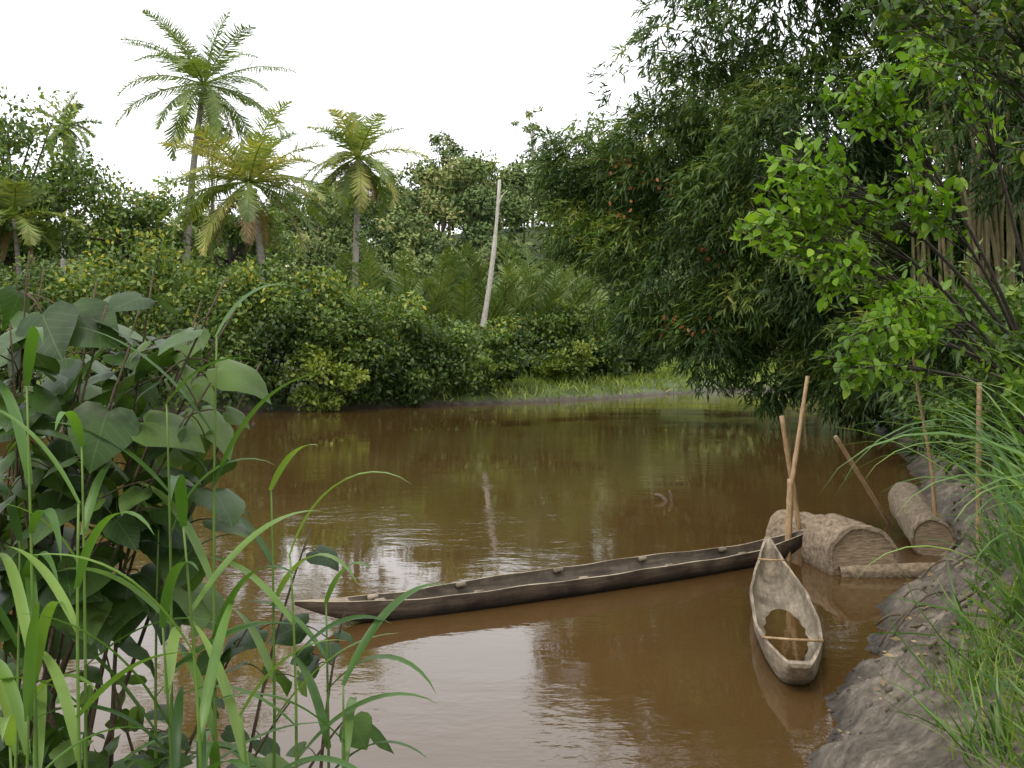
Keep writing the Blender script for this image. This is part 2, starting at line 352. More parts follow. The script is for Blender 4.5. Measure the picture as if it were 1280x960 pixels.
# hill forest mass
e=empty('hill_forest'); la=LA(); tw=MB()
for i in range(540):
    yy_=rng.uniform(79,168); xx_=rng.uniform(-.62,.42)*yy_-3
    g=gz1(xx_,yy_); hgt=rng.uniform(5,10)*(1.0 if yy_>100 else .75); r=rng.uniform(1.6,3.8)
    c=np.array([xx_,yy_,g+hgt-r*.5]); k_=rng.integers(5,9); tone=rng.uniform(-.36,.32)
    for j in range(k_):
        u_=norm(rng.normal(size=3)); u_[1]=-abs(u_[1]); cc=c+u_*[r*.8,r*.8,r*.9]; rl=r*rng.uniform(.25,.52)
        m_=int(66*rl*rl/1.2)+24; P,D,N=clump(cc,[rl,rl,rl*.75],m_,shell=.5)
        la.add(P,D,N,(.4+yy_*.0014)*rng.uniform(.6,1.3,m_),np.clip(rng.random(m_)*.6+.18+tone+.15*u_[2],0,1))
    if rng.random()<.4: tw.tube([(xx_,yy_-r*.9,g-.5),(xx_,yy_-r*.8,g+hgt*.5),(xx_+.3,yy_-r*.7,g+hgt*.8)],[.15,.12,.08],5)
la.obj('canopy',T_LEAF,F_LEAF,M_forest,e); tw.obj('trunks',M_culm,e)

# ---------------------------------------------------------------- palms
def frond(la,mb,base,az,el,L,droop,leaf,w,pairs=34,hang=.35,tone=None,rw=.035,curl=.6,fw=.6,t0=.12):
    h=np.array([math.cos(az),math.sin(az),0.]); n=14; p=np.array(base,float); pts=[p.copy()]; a=el
    for i in range(n):
        p=p+ (h*math.cos(a)+np.array([0,0,1])*math.sin(a))*L/n; a-=droop/n*(.35+1.5*i/n); pts.append(p.copy())
    pts=np.array(pts); mb.tube(pts,np.linspace(rw,.008,n+1),4)
    t=np.linspace(t0,.99,pairs); q=t*n; i0=np.clip(q.astype(int),0,n-1); f=(q-i0)[:,None]
    C=pts[i0]*(1-f)+pts[i0+1]*f; Tn=norm(pts[i0+1]-pts[i0]); side=norm(np.cross(Tn,[0,0,1.]))
    ln=leaf*np.sin(np.clip(t*.92+.12,0,1)*PI)**.6
    for sg in (-1,1):
        D=norm(side*sg+Tn*fw-np.array([0,0,1])*(hang+rng.normal(size=(pairs,1))*.22)+rng.normal(size=(pairs,3))*.1)
        N=norm(np.cross(D,Tn)*-sg+np.array([0,0,.3]))
        S=np.stack([np.full(pairs,w),ln*rng.uniform(.8,1.15,pairs),ln*curl],1)
        la.add(C,D,N,S,np.clip((rng.random(pairs)*.4+(.5 if tone is None else tone)),0,1))
T_FR=[(-.3,0,0),(.3,0,0),(.5,.4,-.02),(-.5,.4,-.02),(.3,.75,-.22),(-.3,.75,-.22),(0,1,-.5)]; F_FR=[(0,1,2,3),(3,2,4,5),(5,4,6)]
def coconut(name,x,y,z,bx,by,L,nf=24,leaf=.85,tr=.17,dead=5,bend=0.,elmin=-.55,dr=1.35,ph=0,pw=.075,tb=.1):
    e=empty(name); tk=MB(); g=gz1(bx,by)-.3; a=np.array([bx,by,g]); c=np.array([x,y,z])
    pts=bez(a,[bx+(x-bx)*.3+bend,by,(g+z)/2],c,16); rad=np.linspace(tr*1.35,tr*.75,16); rad[0]*=1.4; tk.tube(pts,rad,10)
    tk.obj('trunk',M_palmtrunk,e)
    la=LA(); mb=MB()
    for i in range(nf):
        az=ph+i*2.399+rng.normal()*.3; k_=i/(nf-1); el=1.25-(1.25-elmin)*k_**.85+rng.normal()*.14
        frond(la,mb,c+[0,0,.1],az,el,L*rng.uniform(.85,1.12)*(1 if k_>.15 else .85),dr*rng.uniform(.7,1.3)*(.6+.5*k_),leaf,pw,58,tone=tb+.55*rng.random()**1.3,hang=.05+.7*k_,rw=.05)
    la.obj('fronds',T_FR,F_FR,M_coco,e); mb.obj('rachises',M_bushlight,e)
    if dead:
        la=LA(); mb=MB()
        for i in range(dead):
            frond(la,mb,c,rng.random()*2*PI,-.8+rng.normal()*.15,L*.7,.9,leaf*.6,.07,30,.9)
        la.obj('dead_fronds',T_FR,F_FR,M_dry,e); mb.obj('dead_rachises',M_dry,e)
    nuts=MB()
    for i in range(9):
        th=i*2.4; o=c+np.array([math.cos(th)*.32,math.sin(th)*.32,-.35-.12*(i%3)])
        zz=np.linspace(-1,1,6); nuts.tube([o+[0,0,.16*k_] for k_ in zz],.13*np.sqrt(np.maximum(1-zz**2,.02)),7)
    nuts.obj('coconuts',M_nipa,e)
coconut('coconut_palm',-17.8,58,17.9,-18.9,58,5.9,25,1.1,.21,5,bend=-.5,dr=1.4)
coconut('coconut_palm',-13.5,51.5,11.2,-12.3,51.5,5.4,28,1.15,.2,6,bend=.2,elmin=-.6,dr=1.35,ph=1,tb=.3)
coconut('coconut_palm',-9.5,62,14.4,-9.9,62,4.7,24,1.0,.19,9,bend=.15,elmin=-.8,dr=1.6,ph=2,tb=.25)
coconut('coconut_palm',-33.4,75,19.2,-33.6,75,3.2,16,.8,.16,2,ph=.5,dr=1.6)
coconut('coconut_palm',-24.6,49.6,9.2,-24.6,50.5,3.5,14,.9,.14,2,ph=3,dr=1.7,tb=.3)
# nipa palms
for (x,y,L,n) in [(-12.5,60,7.4,12),(-10.3,61,8.0,12),(-8.1,58,8.2,12),(-6.0,59,9.0,13),(-4.0,61,9.8,14),(-2.4,59,9.4,14),(-.4,61,10.0,15),(1.6,60,9.4,14),(3.8,64,9.6,13),(6.4,66,9.4,12)]:
    e=empty('nipa_palm'); la=LA(); mb=MB(); g=gz1(x,y)
    for i in range(n):
        frond(la,mb,[x+rng.normal()*.3,y+rng.normal()*.3,g-.1],i*2.399+rng.normal()*.2,1.42-.5*rng.random(),L*rng.uniform(.7,1.08),.7*rng.uniform(.5,1.4),1.15,.085,40,-.05,.15+.5*rng.random(),.08,.25,.95,.25)
    la.obj('fronds',T_FR,F_FR,M_nipa,e); mb.obj('rachises',M_bushlight,e)
# pale leaning dead trunk
mb=MB(); g=gz1(-2.1,56)
mb.tube(bez((-2.3,56,g-.3),(-1.0,56,6.2),(-.7,56.3,12.2),14),np.linspace(.21,.08,14)*(1+.1*rng.normal(size=14)),9)
mb.tube(bez((-.8,56.2,10.6),(-.65,56.2,11.3),(-.25,56.2,11.6),5),np.linspace(.06,.02,5),5)
mb.obj('dead_tree_trunk',M_pale)

# ---------------------------------------------------------------- bamboo and big right-hand trees
BL=[(3.9,40,10.0,2.6,1),(6.4,38,10.0,2.8,1),(3.3,40,7.4,1.9,.9),(5.9,38,6.2,2.7,1),(7.0,36,3.6,1.8,.9),(8.4,35,7.9,2.8,1),(8.7,35,4.6,2.1,1),(5.6,38,3.9,1.5,.8),
    (10.5,33,10.2,3.2,1),(7.6,36,12.2,2.2,.8),(13.2,31,12.2,3.2,.7),(13.6,27,9.2,2.4,.7),(10.4,33,5.6,2.3,1),(9.6,34,15.6,3.6,.9),(13.6,31,16,4,1),(4.6,37,13.0,1.5,.16),(6.3,36,14.4,2.0,.28),(2.6,41,8.9,1.1,.5),
    (7.6,36,17.5,2.4,.25),(11.5,33,19.5,3.6,.8),(12.3,40,6,3,1),(9,42,10.5,3.5,1),(15,36,9,4,1),(15.6,33,6,3,1),
    (9.6,36,2.3,1.5,1),(11.2,34,2.2,1.7,1),(11.4,31,3.0,1.7,1),(12.6,36,2.6,2,1),(10.9,27,3.2,1.5,.9),(11.0,25,1.7,1.2,.9),(9.6,22,3.6,1.2,.8)]
e=empty('bamboo_grove'); la=LA(); cu=MB()
for (x,y,z,r,dn) in BL:
    c=np.array([x,y,z]); ns=int(190*r*r*dn*.66); u=runit(ns); u[:,1]=np.where(u[:,1]>.3,-u[:,1],u[:,1])
    lumpn=8; lu=runit(lumpn); dd=(u@lu.T).max(1)           # lumpy outline
    P0=c+u*(r*(.5+.6*np.clip((dd-.6)/.4,0,1))*rng.uniform(.7,1.08,ns))[:,None]*[1,.8,.95]
    lumptone=rng.uniform(-.28,.32,lumpn)[(u@lu.T).argmax(1)]
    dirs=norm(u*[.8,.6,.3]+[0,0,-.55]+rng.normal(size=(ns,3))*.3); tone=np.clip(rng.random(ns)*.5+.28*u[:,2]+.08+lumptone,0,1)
    for j in range(9):
        D=norm(dirs+rng.normal(size=(ns,3))*.42); P=P0+dirs*(j*.085)+rng.normal(size=(ns,3))*.04
        N=norm(np.array([0,0,.8])+u*.5+rng.normal(size=(ns,3))*.5)
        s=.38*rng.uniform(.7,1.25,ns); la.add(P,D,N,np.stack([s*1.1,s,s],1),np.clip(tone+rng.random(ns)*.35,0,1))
    for j in range(3):
        b0=np.array([15.2+rng.normal()*.6,35.5+rng.normal(),gz1(15.2,35.5)-.3]) if x<12 else np.array([x+2.2+rng.normal()*.7,y+1,gz1(x+3,y+1)-.3])
        t_=c+rng.normal(size=3)*r*.4; mid=(b0+t_)/2+[1.5,0,max(2.,.45*abs(z))]
        cu.tube(bez(b0,mid,t_,12),np.linspace(.055,.015,12),5)
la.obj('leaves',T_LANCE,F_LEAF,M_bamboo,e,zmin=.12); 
for i in range(46):   # upright culms
    x=rng.uniform(12.6,16.5); y=rng.uniform(28,32.5); g=gz1(x,y)
    t_=np.array([x+rng.normal()*1.2-.8,y+rng.normal(),13+rng.random()*4])
    cu.tube(bez((x,y,g-.2),(x+rng.normal()*.3,y,7),t_,12),np.linspace(.07,.035,12),6)
cu.obj('culms',M_culm,e)
la=LA()
for (x,y,z) in [(3.8,38,9.6),(4.6,38,8.9),(5.4,36,3.6),(6.3,35,3.5),(5.5,36,8.4),(6.6,35,6.0),(3.9,38,8.0)]:
    P,D,N=clump((x,y-1.6,z),(.6,.3,.35),9); la.add(P,D,N,.22)
la.obj('red_leaves',T_LEAF,F_LEAF,M_red,e)

# right-hand bright leafy tree (overhanging branches)
def leafy(name,base,blobs,n,size,mat,bark=M_bark,trunk=.045,T=T_OVAL,F=F_OVAL,tw_n=5):
    e=empty(name); la=LA(); tw=MB(); base=np.array(base,float)
    for (x,y,z,r) in blobs:
        c=np.array([x,y,z]); mid=(base+c)/2+[0,0,.35*abs(c[2]-base[2])+.2]
        path=bez(base+rng.normal(size=3)*.2,mid,c,12); tw.tube(path,np.linspace(trunk,.012,12),6)
        k_=int(tw_n*r*10)
        for j in range(k_):
            s=path[rng.integers(6,12)]; t_=c+norm(rng.normal(size=3))*r*rng.uniform(.5,1.1)*[1,1,.8]
            tw.tube(bez(s,(s+t_)/2+[0,0,.1],t_,5),np.linspace(.012,.004,5),4)
            m_=int(n*rng.uniform(.6,1.4)); q_=rng.random((m_,1))**.6; P=s*(1-q_)+t_*q_+rng.normal(size=(m_,3))*size*.35
            d_=norm(t_-s); D=norm(d_*.5+runit(m_)*.8-[0,0,.35]); N=norm(np.array([0,0,1])+rng.normal(size=(m_,3))*.45)
            la.add(P,D,N,size*rng.uniform(.6,1.2,m_),np.clip(rng.random(m_)*.7+rng.random()*.4-.05,0,1))
    la.obj('leaves',T,F,mat,e); tw.obj('branches',bark,e); return e
leafy('overhanging_tree',(8.6,16,1.6),[(4.0,14,5.5,.7),(3.5,14,4.6,.5),(4.8,14,6.4,.7),(4.5,14,4.1,.6),(4.9,13.5,3.2,.5),(5.8,13.5,7.1,.8),(3.9,14,5.0,.45),(5.5,14,3.6,.6),(5.6,14,5.1,.55),(4.4,13,2.7,.35)],10,.19,M_bright)
leafy('overhanging_tree',(8.0,11,1.6),[(4.6,10,6.3,.7),(5.6,10,5.8,.8),(3.9,10.4,6.6,.5),(5.2,10,5.1,.45),(6.1,10.5,4.8,.6),(6.2,10.5,3.8,.6),(5.4,10,6.8,.8)],8,.16,M_bamboo)
# bank shrubs on the right
for (x,y,rx,zt,n,mt) in [(8.9,17,1.7,4.6,4600,M_weed),(8.0,14.8,1.2,3.4,2600,M_weed),(10.6,22,2.0,4.4,4200,M_bamboo),(9.6,19.5,1.7,3.6,3000,M_weed),(12.5,27,2.2,3.8,3600,M_bamboo),(7.6,12.8,1.1,3.7,2600,M_bright),(8.9,14,1.7,5.8,4600,M_weed),(14.4,33,2.5,3.5,3000,M_bamboo),(15.5,37,2.5,3.5,3000,M_bushlight),(6.5,10.2,.9,2.7,1600,M_weed),(11.4,19,2.2,7.5,4500,M_bamboo)]:
    bush('bank_shrub',x,y,rx,rx*.8,zt,n,.17,mt,zb=.1 if y>16 else .6,lumps=24,lr=.34,zmin=.1)

# ---------------------------------------------------------------- grasses
def grass(name,XY,ln,wd,mat,lean=.45,zoff=-.03,bias=(0,0,0)):
    n=len(XY); z=gz(XY[:,0],XY[:,1]); k=z>.08; XY=XY[k]; z=z[k]; n=len(XY)
    P=np.stack([XY[:,0],XY[:,1],z+zoff],1); D=norm(np.array([0,0,1.])+rng.normal(size=(n,3))*lean+np.array(bias)); 
    N=norm(rng.normal(size=(n,3))*[1,1,.1]); L=ln*rng.uniform(.5,1.3,n); S=np.stack([wd*rng.uniform(.7,1.3,n),L,L],1)
    T=[(-.5,0,0),(.5,0,0),(.45,.35,.03),(-.45,.35,.03),(.35,.65,.14),(-.35,.65,.14),(0,.95,.4)]
    return scatter(name,T,F_BLADE,P,D,N,S,mat)
n=38000; xs=rng.uniform(-10,32,n); ys=rng.uniform(44,82,n); d=sdist(xs,ys); k=(d>.05)&(d<12)&(wob(xs,ys,1.3)+rng.normal(size=n)*.4>-.35)
grass('far_bank_grass',np.stack([xs,ys],1)[k],.5,.06,M_fargrass)
cl=rng.random((620,2))*[5.6,14]+[2.2,3.2]; XY=np.repeat(cl,32,0)+rng.normal(size=(620*32,2))*.085
d=sdist(XY[:,0],XY[:,1]); k=(d>1.1+.5*wob(XY[:,0],XY[:,1],1.6))&(XY[:,1]>2.5)
grass('bank_grass',XY[k],.34,.012,M_grass,.5,bias=(-.15,0,0))
cl=rng.random((110,2))*[3.6,8]+[2.4,3.6]; XY=np.repeat(cl,9,0)+rng.normal(size=(990,2))*.06; d=sdist(XY[:,0],XY[:,1])
grass('bank_grass',XY[d>.85],.7,.02,M_reed,.6,bias=(-.35,0,0))
la=LA()
cl=rng.random((330,2))*[6,14]+[2.4,3.6]; d=sdist(cl[:,0],cl[:,1]); cl=cl[d>.9]
for (x,y) in cl:
    P,D,N=clump((x,y,gz1(x,y)+.08),(.13,.13,.1),14,up=1.); la.add(P,D,N,.075*rng.uniform(.6,1.3,14))
la.obj('bank_weeds',T_OVAL,F_OVAL,M_weed)

def arch(mb,base,az,el,L,w,droop,r=None,n=12,fold=.3):
    h=np.array([math.cos(az),math.sin(az),0]); a=el; p=np.array(base,float); pts=[p.copy()]
    for i in range(n):
        p=p+(h*math.cos(a)+np.array([0,0,math.sin(a)]))*L/n; a-=droop/n*(.35+1.3*i/n); pts.append(p.copy())
    t=np.linspace(0,1,n+1); wid=w*np.clip(np.minimum(.55+t*2.2,1),0,1)*np.clip((1-t)*2.2,0,1)**.8+.0006
    side=np.array([-h[1],h[0],.15*rng.normal()]); mb.strip(pts,wid*.5,norm(side),rng.random() if r is None else r,fold)
for (x,y,k_,L) in [(4.0,6.6,20,1.9),(4.5,7.6,24,2.3),(3.75,5.4,14,1.3),(5.0,9,24,2.4),(5.7,10.5,20,2.3),(6.5,12,20,2.0),(3.9,6.0,10,2.8),(4.9,8.2,9,3.0)]:
    mb=MB(); 
    for i in range(k_):
        xx=x+rng.normal()*.18; yy_=y+rng.normal()*.25
        arch(mb,(xx,yy_,gz1(xx,yy_)-.02),PI+rng.normal()*1.0,1.25+rng.normal()*.16,L*rng.uniform(.7,1.15),.042,1.8*rng.uniform(.6,1.5))
    mb.obj('tall_reed_grass',M_reed)

# ---------------------------------------------------------------- foreground reeds (left)
reeds=[(-.75,2.55,3.02),(-.86,2.5,2.85),(-1.05,2.45,2.75),(-.575,2.6,2.45),(-1.16,2.4,2.9),(-1.25,2.55,2.5),(-.95,2.7,2.5),(-.66,2.75,2.6),(-.5,2.7,2.3),(-.8,2.3,2.35),(-1.08,2.25,2.3),(-.62,2.3,2.15),(-.72,2.2,2.6),(-.95,2.2,2.65),(-.42,2.5,2.15),(-1.0,2.0,2.2)]
for i,(x,y,zt) in enumerate(reeds):
    e=empty('reed_plant'); st=MB(); bl=MB(); zb=gz1(x,y)-.05; lean=rng.normal()*.03
    top=np.array([x,y,zt]); base=np.array([x+lean+.02,y+rng.normal()*.03,zb]); pts=bez(base,(base+top)/2+[rng.normal()*.03,0,0],top,16)
    st.tube(pts,np.linspace(.0065,.0025,16),7,r=.9); st.obj('stem',M_reed,e)
    az=rng.random()*PI; nb=9
    for j in range(nb):
        f=.25+.75*j/(nb-1); p_=pts[min(15,int(f*15))]
        az+=PI+rng.normal()*.45; a_=az
        if abs(math.sin(a_))>.8: a_=a_+.6
        arch(bl,p_,a_,1.0-.3*(1-f)+rng.normal()*.16,rng.uniform(.32,.54)*(1.1-.25*f),.025,1.6*rng.uniform(.5,1.4))
    bl.obj('blades',M_reed,e)
# heart-leaved hibiscus shrub
H=[(0,0),(.14,-.1),(.34,-.08),(.49,.1),(.52,.32),(.42,.56),(.24,.8),(0,1.04)]
ribs=[(0,0),(0,.04),(0,.1),(0,.2),(0,.36),(0,.56),(0,.78),(0,1.04)]
def zc_(x,y): return .22*abs(x)-.55*x*x-.28*(y-.1)**2 + .02*math.sin(9*y+6*abs(x))
T_H=[];
for (hx,hy),(rx_,ry_) in zip(H,ribs):
    for s_,t_ in ((-1,1),(-1,.5),(0,0),(1,.5),(1,1)):
        xx=rx_*(1-t_)+hx*t_; yy_=ry_*(1-t_)+hy*t_; T_H.append((s_*xx,yy_,zc_(xx,yy_)))
F_H=[(i*5+j,i*5+j+1,(i+1)*5+j+1,(i+1)*5+j) for i in range(7) for j in range(4)]
e=empty('hibiscus_shrub'); la=LA(); tw=MB()
def spray(base,tip,nl,size,spread,lo=.4):
    base=np.array(base);tip=np.array(tip); path=bez(base,(base+tip)/2+[-.06,0,.12],tip,16); tw.tube(path,np.linspace(.008,.0025,16),6)
    for j in range(nl):
        f=rng.uniform(lo,1); s=path[int(f*15)]; o=norm(rng.normal(size=3)*[1,.8,.7]); lp=s+o*rng.uniform(.04,spread)
        tw.tube(bez(s,(s+lp)/2+[0,0,.02],lp,5),.002,4)
        D=norm(o*[1,.6,.15]+np.array([rng.normal()*.3,-.2,-.3])); N=norm(np.array([rng.normal()*.4,-.15+rng.normal()*.3,1.]))
        sz=size*rng.uniform(.5,1.2); la.add(lp[None],D[None],N[None],np.array([[sz*rng.uniform(.85,1.15),sz,sz*rng.uniform(.4,1.8)]]))
for tip in [(-1.25,2.6,3.24),(-.74,2.6,3.17),(-1.0,2.8,3.2),(-.8,2.9,3.1),(-1.25,2.5,3.05),(-1.1,3.0,3.15),(-1.35,2.9,3.22),(-.95,2.5,3.0),(-1.3,2.7,2.85),(-1.15,2.7,2.95),(-1.05,2.6,3.1),(-1.4,3.1,3.1),(-.85,2.75,3.12),(-1.2,2.9,3.18),(-.78,2.6,2.9),(-1.3,3.1,2.9),(-.95,3.0,2.85),(-1.45,2.9,3.0),(-.7,2.8,2.95)]:
    spray((-1.4+rng.normal()*.12,2.9,1.4),tip,12,.14,.14,.55)
for tip in [(-.6,3.0,2.45),(-.75,2.9,2.2),(-.5,3.0,2.2),(-.62,2.8,2.0),(-1.1,2.7,2.2),(-1.3,2.6,2.2),(-.45,2.9,1.95),(-1.35,2.8,2.5)]:
    spray((-.9+rng.normal()*.15,3.0,1.2),tip,6,.11,.12)
la.obj('leaves',T_H,F_H,M_heart,e,smooth=True); tw.obj('stems',M_twig,e)
la=LA()
for i in range(22):
    c=(rng.uniform(-1.6,-.8),rng.uniform(2.5,3.3),rng.uniform(1.3,1.9)); P,D,N=clump(c,(.18,.18,.12),14,shell=.9); la.add(P,D,N,.1*rng.uniform(.5,1.2,14))
la.obj('undergrowth_plants',T_H,F_H,M_heart,smooth=True)

# ---------------------------------------------------------------- canoes
def wood(name,c1,c2,c3,wetz=.08,wetv=.3):
    m,nt,out=newmat(name); uv=nt.nodes.new('ShaderNodeTexCoord'); mp=nt.nodes.new('ShaderNodeMapping'); mp.inputs['Scale'].default_value=(1.6,22,22)
    nt.links.new(uv.outputs['Object'],mp.inputs[0]); n=noise(nt,1.2,7,mp.outputs[0],.68); n2=noise(nt,2.4,5,uv.outputs['Object'],.65)
    r=ramp(nt,[(.3,c1),(.5,c2),(.72,c3)],n.outputs[0]); st=ramp(nt,[(.35,(.42,.38,.32)),(.6,(1.1,1.1,1.1))],n2.outputs[0])
    col=mixc(nt,r.outputs[0],st.outputs[0],1.,'MULTIPLY')
    geo=nt.nodes.new('ShaderNodeNewGeometry'); sp=nt.nodes.new('ShaderNodeSeparateXYZ'); nt.links.new(geo.outputs['Position'],sp.inputs[0])
    mr=nt.nodes.new('ShaderNodeMapRange'); nt.links.new(math_n(nt,'ADD',sp.outputs[2],math_n(nt,'MULTIPLY',n2.outputs[0],.06)),mr.inputs[0]); mr.inputs[1].default_value=wetz-.02; mr.inputs[2].default_value=wetz+.09; mr.inputs[3].default_value=wetv; mr.inputs[4].default_value=1
    cb=nt.nodes.new('ShaderNodeCombineXYZ'); [nt.links.new(mr.outputs[0],cb.inputs[i]) for i in range(3)]
    col=mixc(nt,col,cb.outputs[0],1.,'MULTIPLY')
    p=nt.nodes.new('ShaderNodeBsdfPrincipled'); nt.links.new(col,p.inputs['Base Color']); p.inputs['Roughness'].default_value=.75
    b=nt.nodes.new('ShaderNodeBump'); b.inputs['Strength'].default_value=.35; b.inputs['Distance'].default_value=.008; nt.links.new(n.outputs[0],b.inputs['Height']); nt.links.new(b.outputs[0],p.inputs['Normal'])
    nt.links.new(p.outputs[0],out.inputs[0]); return m
def canoe(name,A,Bp,W,r0,rA,rB,La,Lb,pa,pb,minA,minB,mats,keel=-.05,thf=.03,deck=(.05,.15),deckB=None,rake=.16,rakeB=None,rs=.2,floor=.075):
    A=np.array(A,float);Bp=np.array(Bp,float); L=np.linalg.norm(Bp-A); ax=(Bp-A)/L; ang=math.atan2(ax[1],ax[0]); n=110; mm=20
    deckB=deckB or deck; rakeB=rakeB or rake
    prof=[];V=[];F=[];MI=[]
    for i in range(n+1):
        t=i/n; uA=min(t/La,1); uB=min((1-t)/Lb,1)
        w=W*min(minA+(1-minA)*(1-(1-uA)**pa),minB+(1-minB)*(1-(1-uB)**pb))*(1+.012*math.sin(t*31))
        rim=r0+rA*(1-min(t/rs,1))**1.8+rB*(1-min((1-t)/rs,1))**1.8+.006*math.sin(t*23)+.004*math.sin(t*57+1)
        kz=keel+(rim-.035-keel)*max((1-min(t/rake,1))**1.6,(1-min((1-t)/rakeB,1))**1.6)
        df=min(sst(deck[0],deck[1],t),sst(deckB[0],deckB[1],1-t)); prof.append((t,w,rim,kz,df))
        th=thf*(1+.15*math.sin(t*41)); wi=max(w-th,w*.35)
        for j in range(mm+1):
            a=PI*j/mm; cx=math.cos(a); V.append((t*L,w*math.copysign(abs(cx)**.7,cx),rim-(rim-kz)*math.sin(a)**.8))
        for j in range(mm,-1,-1):
            a=PI*j/mm; cx=math.cos(a); V.append((t*L,wi*math.copysign(abs(cx)**.7,cx),rim+.001-(rim-kz-floor)*max(df,.02)*math.sin(a)**.8))
    k=2*(mm+1)
    for i in range(n):
        for j in range(k):
            F.append((i*k+j,i*k+(j+1)%k,(i+1)*k+(j+1)%k,(i+1)*k+j)); dk_=prof[i][4]
            MI.append(0 if j<mm else (1 if j in (mm,k-1) or dk_<.05 else 2))
    for i in (0,n):
        for j in range(mm): F.append((i*k+j,i*k+j+1,i*k+k-2-j,i*k+k-1-j)); MI.append(1)
    e=empty(name); e.location=(A[0],A[1],0); e.rotation_euler=(0,0,ang)
    mb=MB(); mb.add(V,F); o=mb.obj('hull',mats,e,smooth=True)
    if len(o.data.polygons)==len(MI): o.data.polygons.foreach_set('material_index',np.array(MI,np.int32))
    o.data.set_sharp_from_angle(angle=math.radians(40))
    return e,prof,L,n
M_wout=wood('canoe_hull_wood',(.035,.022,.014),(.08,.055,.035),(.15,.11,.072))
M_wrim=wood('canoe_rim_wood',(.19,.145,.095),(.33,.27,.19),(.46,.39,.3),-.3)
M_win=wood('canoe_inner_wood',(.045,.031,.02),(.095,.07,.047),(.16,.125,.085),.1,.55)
M_s1=wood('weathered_wood',(.12,.09,.06),(.25,.2,.14),(.38,.32,.24),.02)
M_s2=wood('weathered_inner_wood',(.11,.085,.055),(.22,.18,.125),(.34,.285,.21),.0,.6)
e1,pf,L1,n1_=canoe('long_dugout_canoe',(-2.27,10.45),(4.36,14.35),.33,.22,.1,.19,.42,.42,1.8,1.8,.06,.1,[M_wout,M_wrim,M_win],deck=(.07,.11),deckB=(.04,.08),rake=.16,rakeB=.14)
mb=MB()
def box(mb,c,s):
    x,y,z=c; a,b,h=[q/2 for q in s]; V=[(x+i*a*(.8 if k>0 else 1),y+j*b*(.8 if k>0 else 1),z+k*h) for i in(-1,1) for j in(-1,1) for k in(-1,1)]
    mb.add(V,[(0,1,3,2),(4,6,7,5),(0,4,5,1),(2,3,7,6),(0,2,6,4),(1,5,7,3)])
for t in (.12,.27,.45,.62,.79):
    q=pf[int(t*n1_)]
    for sg in (-1,1): box(mb,(t*L1,sg*(q[1]-.05),q[2]-.018),(.13,.07,.05))
mb.obj('thwart_cleats',M_s1,e1,smooth=False)
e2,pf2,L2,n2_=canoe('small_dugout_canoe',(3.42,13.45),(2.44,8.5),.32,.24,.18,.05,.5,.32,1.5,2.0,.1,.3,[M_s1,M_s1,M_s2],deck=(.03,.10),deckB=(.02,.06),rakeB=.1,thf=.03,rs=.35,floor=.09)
V=[];F=[]; zp=.08
for i in range(41):
    t=.48+.38*i/40; q=np.array([np.interp(t,[p_[0] for p_ in pf2],[p_[j] for p_ in pf2]) for j in range(5)])
    w_=q[1]*.62*math.sqrt(max(0,1-((t-.67)/.19)**2))*(1+.06*math.sin(i*.9))
    V+=[(t*L2,-w_,zp),(t*L2,w_,zp)]
for i in range(40): F.append((2*i,2*i+1,2*i+3,2*i+2))
mb=MB(); mb.add(V,F); mb.obj('bilge_water',M_water,e2,smooth=False)
mb=MB()
for t,zz in ((.17,.0),(.84,.015)):
    q=pf2[int(t*n2_)]; mb.tube([(t*L2,-q[1]*1.02,q[2]+zz),(t*L2+.02,0,q[2]+zz),(t*L2,q[1]*1.02,q[2]+zz)],.013,7)
mb.obj('thwarts',M_pole,e2)

# ---------------------------------------------------------------- poles
def pole(name,pts,r0,r1,mat=M_pole,nodes=True):
    mb=MB(); pts=np.asarray(pts,float); n=25; t=np.linspace(0,1,n)
    p=np.stack([np.interp(t,np.linspace(0,1,len(pts)),pts[:,i]) for i in range(3)],1); rad=np.linspace(r0,r1,n)
    if nodes: rad=rad*(1+.14*((np.arange(n)%5)==0))
    mb.tube(p,rad,9); mb.obj(name,mat)
pole('bamboo_pole',[(3.83,14.05,-.8),(3.95,14.2,1.0),(4.24,14.4,2.54)],.042,.028)
pole('bamboo_pole',[(4.42,14.9,-.9),(4.2,14.8,.5),(3.92,14.6,1.95)],.042,.034)
pole('bamboo_pole',[(3.82,13.95,-.8),(3.83,13.95,.2),(3.88,14.0,1.12)],.045,.04)
pole('bamboo_pole',[(6.6,16.9,-.4),(6.1,16.6,.25),(5.25,16.3,1.5)],.042,.034)
pole('wooden_stake',[(6.15,14.5,.0),(6.06,14.5,1.2),(5.85,14.5,2.4),(5.66,14.5,3.8)],.035,.012,M_pole,False)
pole('wooden_stake',[(6.05,13,.1),(6.04,13,1.4),(6.05,13,2.5)],.038,.033,M_pole,True)

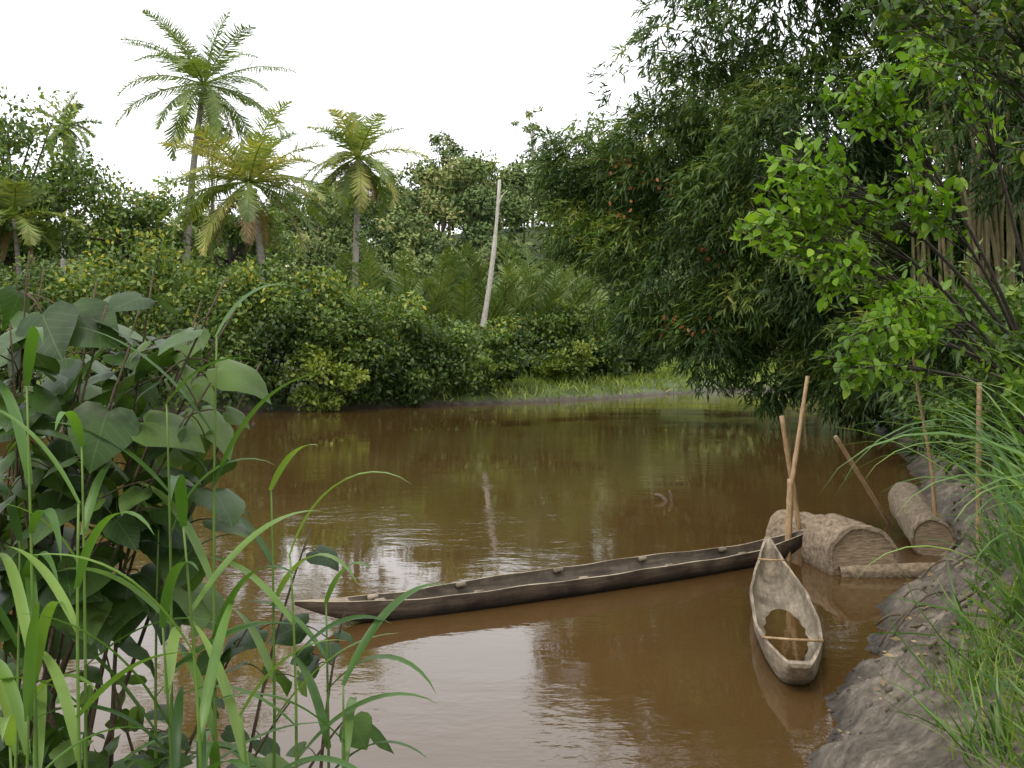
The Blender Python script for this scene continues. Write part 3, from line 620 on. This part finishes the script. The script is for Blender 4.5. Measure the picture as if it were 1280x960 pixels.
# ---------------------------------------------------------------- logs
M_log=bark_mat('log_bark',(.085,.058,.035),(.32,.245,.16),(3,3,3),.9,.9,5)
M_end=bark_mat('log_end_grain',(.15,.105,.065),(.36,.27,.17),(2,2,10),.9,.6,4)
def log(name,c,ax,r,L,seed=0):
    ax=norm(np.array(ax,float)); a=norm(np.cross(ax,[0,0,1.])); b=np.cross(a,ax); k=36; n=16; V=[];F=[]
    c=np.array(c,float)
    def ring(s,rr,wobs=1):
        return [c+ax*s+rr*(1+wobs*(.035*math.sin(3*th+seed)+.02*math.sin(7*th+s*2+seed)+rng.normal()*.012))*(math.cos(th)*a+math.sin(th)*b) for th in np.linspace(0,2*PI,k,endpoint=False)]
    rings=[ring(.02,.02),ring(.02,r*.5),ring(.015,r*.86),ring(-.01,r*.93)]+[ring(L*i/n,r*(1+.03*math.sin(i*1.3+seed))) for i in range(n+1)]+[ring(L-.02,r*.9),ring(L-.03,r*.3)]
    for R in rings: V+=R
    for i in range(len(rings)-1):
        for j in range(k): F.append((i*k+j,(i+1)*k+j,(i+1)*k+(j+1)%k,i*k+(j+1)%k))
    F.append(tuple(range(k))); F.append(tuple((len(rings)-1)*k+j for j in range(k))[::-1])
    mb=MB(); mb.add(V,F); o=mb.obj(name,[M_log,M_end]); 
    idx=np.zeros(len(o.data.polygons),np.int32); idx[:2*k]=1; idx[-2]=1; o.data.polygons.foreach_set('material_index',idx)
    o.data.set_sharp_from_angle(angle=math.radians(40))
    return o
log('sago_palm_log',(4.58,13.1,.15),(-.14,1,.02),.48,.85,1)
log('sago_palm_log',(4.72,14.7,.1),(-.7,1,0),.34,1.0,3)
log('sago_palm_log',(5.95,14.2,.24),(.22,1,.10),.29,2.3,2)
log('driftwood_log',(4.25,13.0,.03),(1,-.06,.05),.1,1.3,5)
mb=MB(); mb.tube(bez((3.0,19.2,-.2),(2.95,19.2,.12),(2.75,19.3,.1),7),np.linspace(.06,.03,7),6); mb.tube(bez((3.05,19.2,-.2),(3.08,19.2,.1),(3.0,19.2,.2),6),np.linspace(.05,.02,6),6); mb.obj('floating_snag',M_twig)
mb=MB()
for i in range(160):
    x=rng.uniform(3.0,7.5); y=rng.uniform(7.5,14)
    if sdist(np.array([x]),np.array([y]))[0]<.25: continue
    z=gz1(x,y)+.03; a=rng.random()*6.28; l=rng.uniform(.15,.7); mb.tube(bez((x,y,z),(x+math.cos(a)*l/2,y+math.sin(a)*l/2,z+.12*rng.random()),(x+math.cos(a)*l,y+math.sin(a)*l,gz1(x+math.cos(a)*l,y+math.sin(a)*l)+.02),6),rng.uniform(.004,.014),5)
mb.obj('driftwood_twigs',M_twig)
n=620; xs=rng.uniform(2.2,7,n); ys=rng.uniform(6.5,15,n); k=sdist(xs,ys)>.15; xs=xs[k]; ys=ys[k]
scatter('fallen_leaves',T_LEAF,F_LEAF,np.stack([xs,ys,gz(xs,ys)+.02],1),norm(rng.normal(size=(len(xs),3))*[1,1,.1]),norm(rng.normal(size=(len(xs),3))*.3+[0,0,1]),rng.uniform(.04,.11,len(xs)),M_dry)

# ---------------------------------------------------------------- light and camera
w=bpy.data.worlds.new('World'); sc.world=w; w.use_nodes=True; nt=w.node_tree; nt.nodes.clear()
out=nt.nodes.new('ShaderNodeOutputWorld'); bg=nt.nodes.new('ShaderNodeBackground'); sky=nt.nodes.new('ShaderNodeTexSky')
sky.sky_type='NISHITA'; sky.sun_disc=False; SE,SA=math.radians(58),math.radians(-150)
sky.sun_elevation=SE; sky.sun_rotation=SA
cl_=mixc(nt,sky.outputs[0],(15.2,15.3,15.5),.88); nt.links.new(cl_,bg.inputs[0]); bg.inputs[1].default_value=.125
nt.links.new(bg.outputs[0],out.inputs[0])
s=bpy.data.lights.new('sun','SUN'); s.energy=1.5; s.angle=math.radians(10); s.color=(1,.94,.84); so=link(bpy.data.objects.new('sun',s))
d=Vector((math.sin(SA)*math.cos(SE),math.cos(SA)*math.cos(SE),math.sin(SE))); so.rotation_euler=d.to_track_quat('Z','Y').to_euler(); so.location=(0,0,40)
cam=bpy.data.cameras.new('camera'); co=link(bpy.data.objects.new('camera',cam)); co.location=(0,0,3); co.rotation_euler=(PI/2,0,0)
cam.lens=35.3; cam.sensor_width=36; cam.shift_y=-50/1280; cam.clip_end=3000; cam.clip_start=.05
sc.camera=co
sc.view_settings.view_transform='Standard'; sc.view_settings.look='None'; sc.view_settings.exposure=0
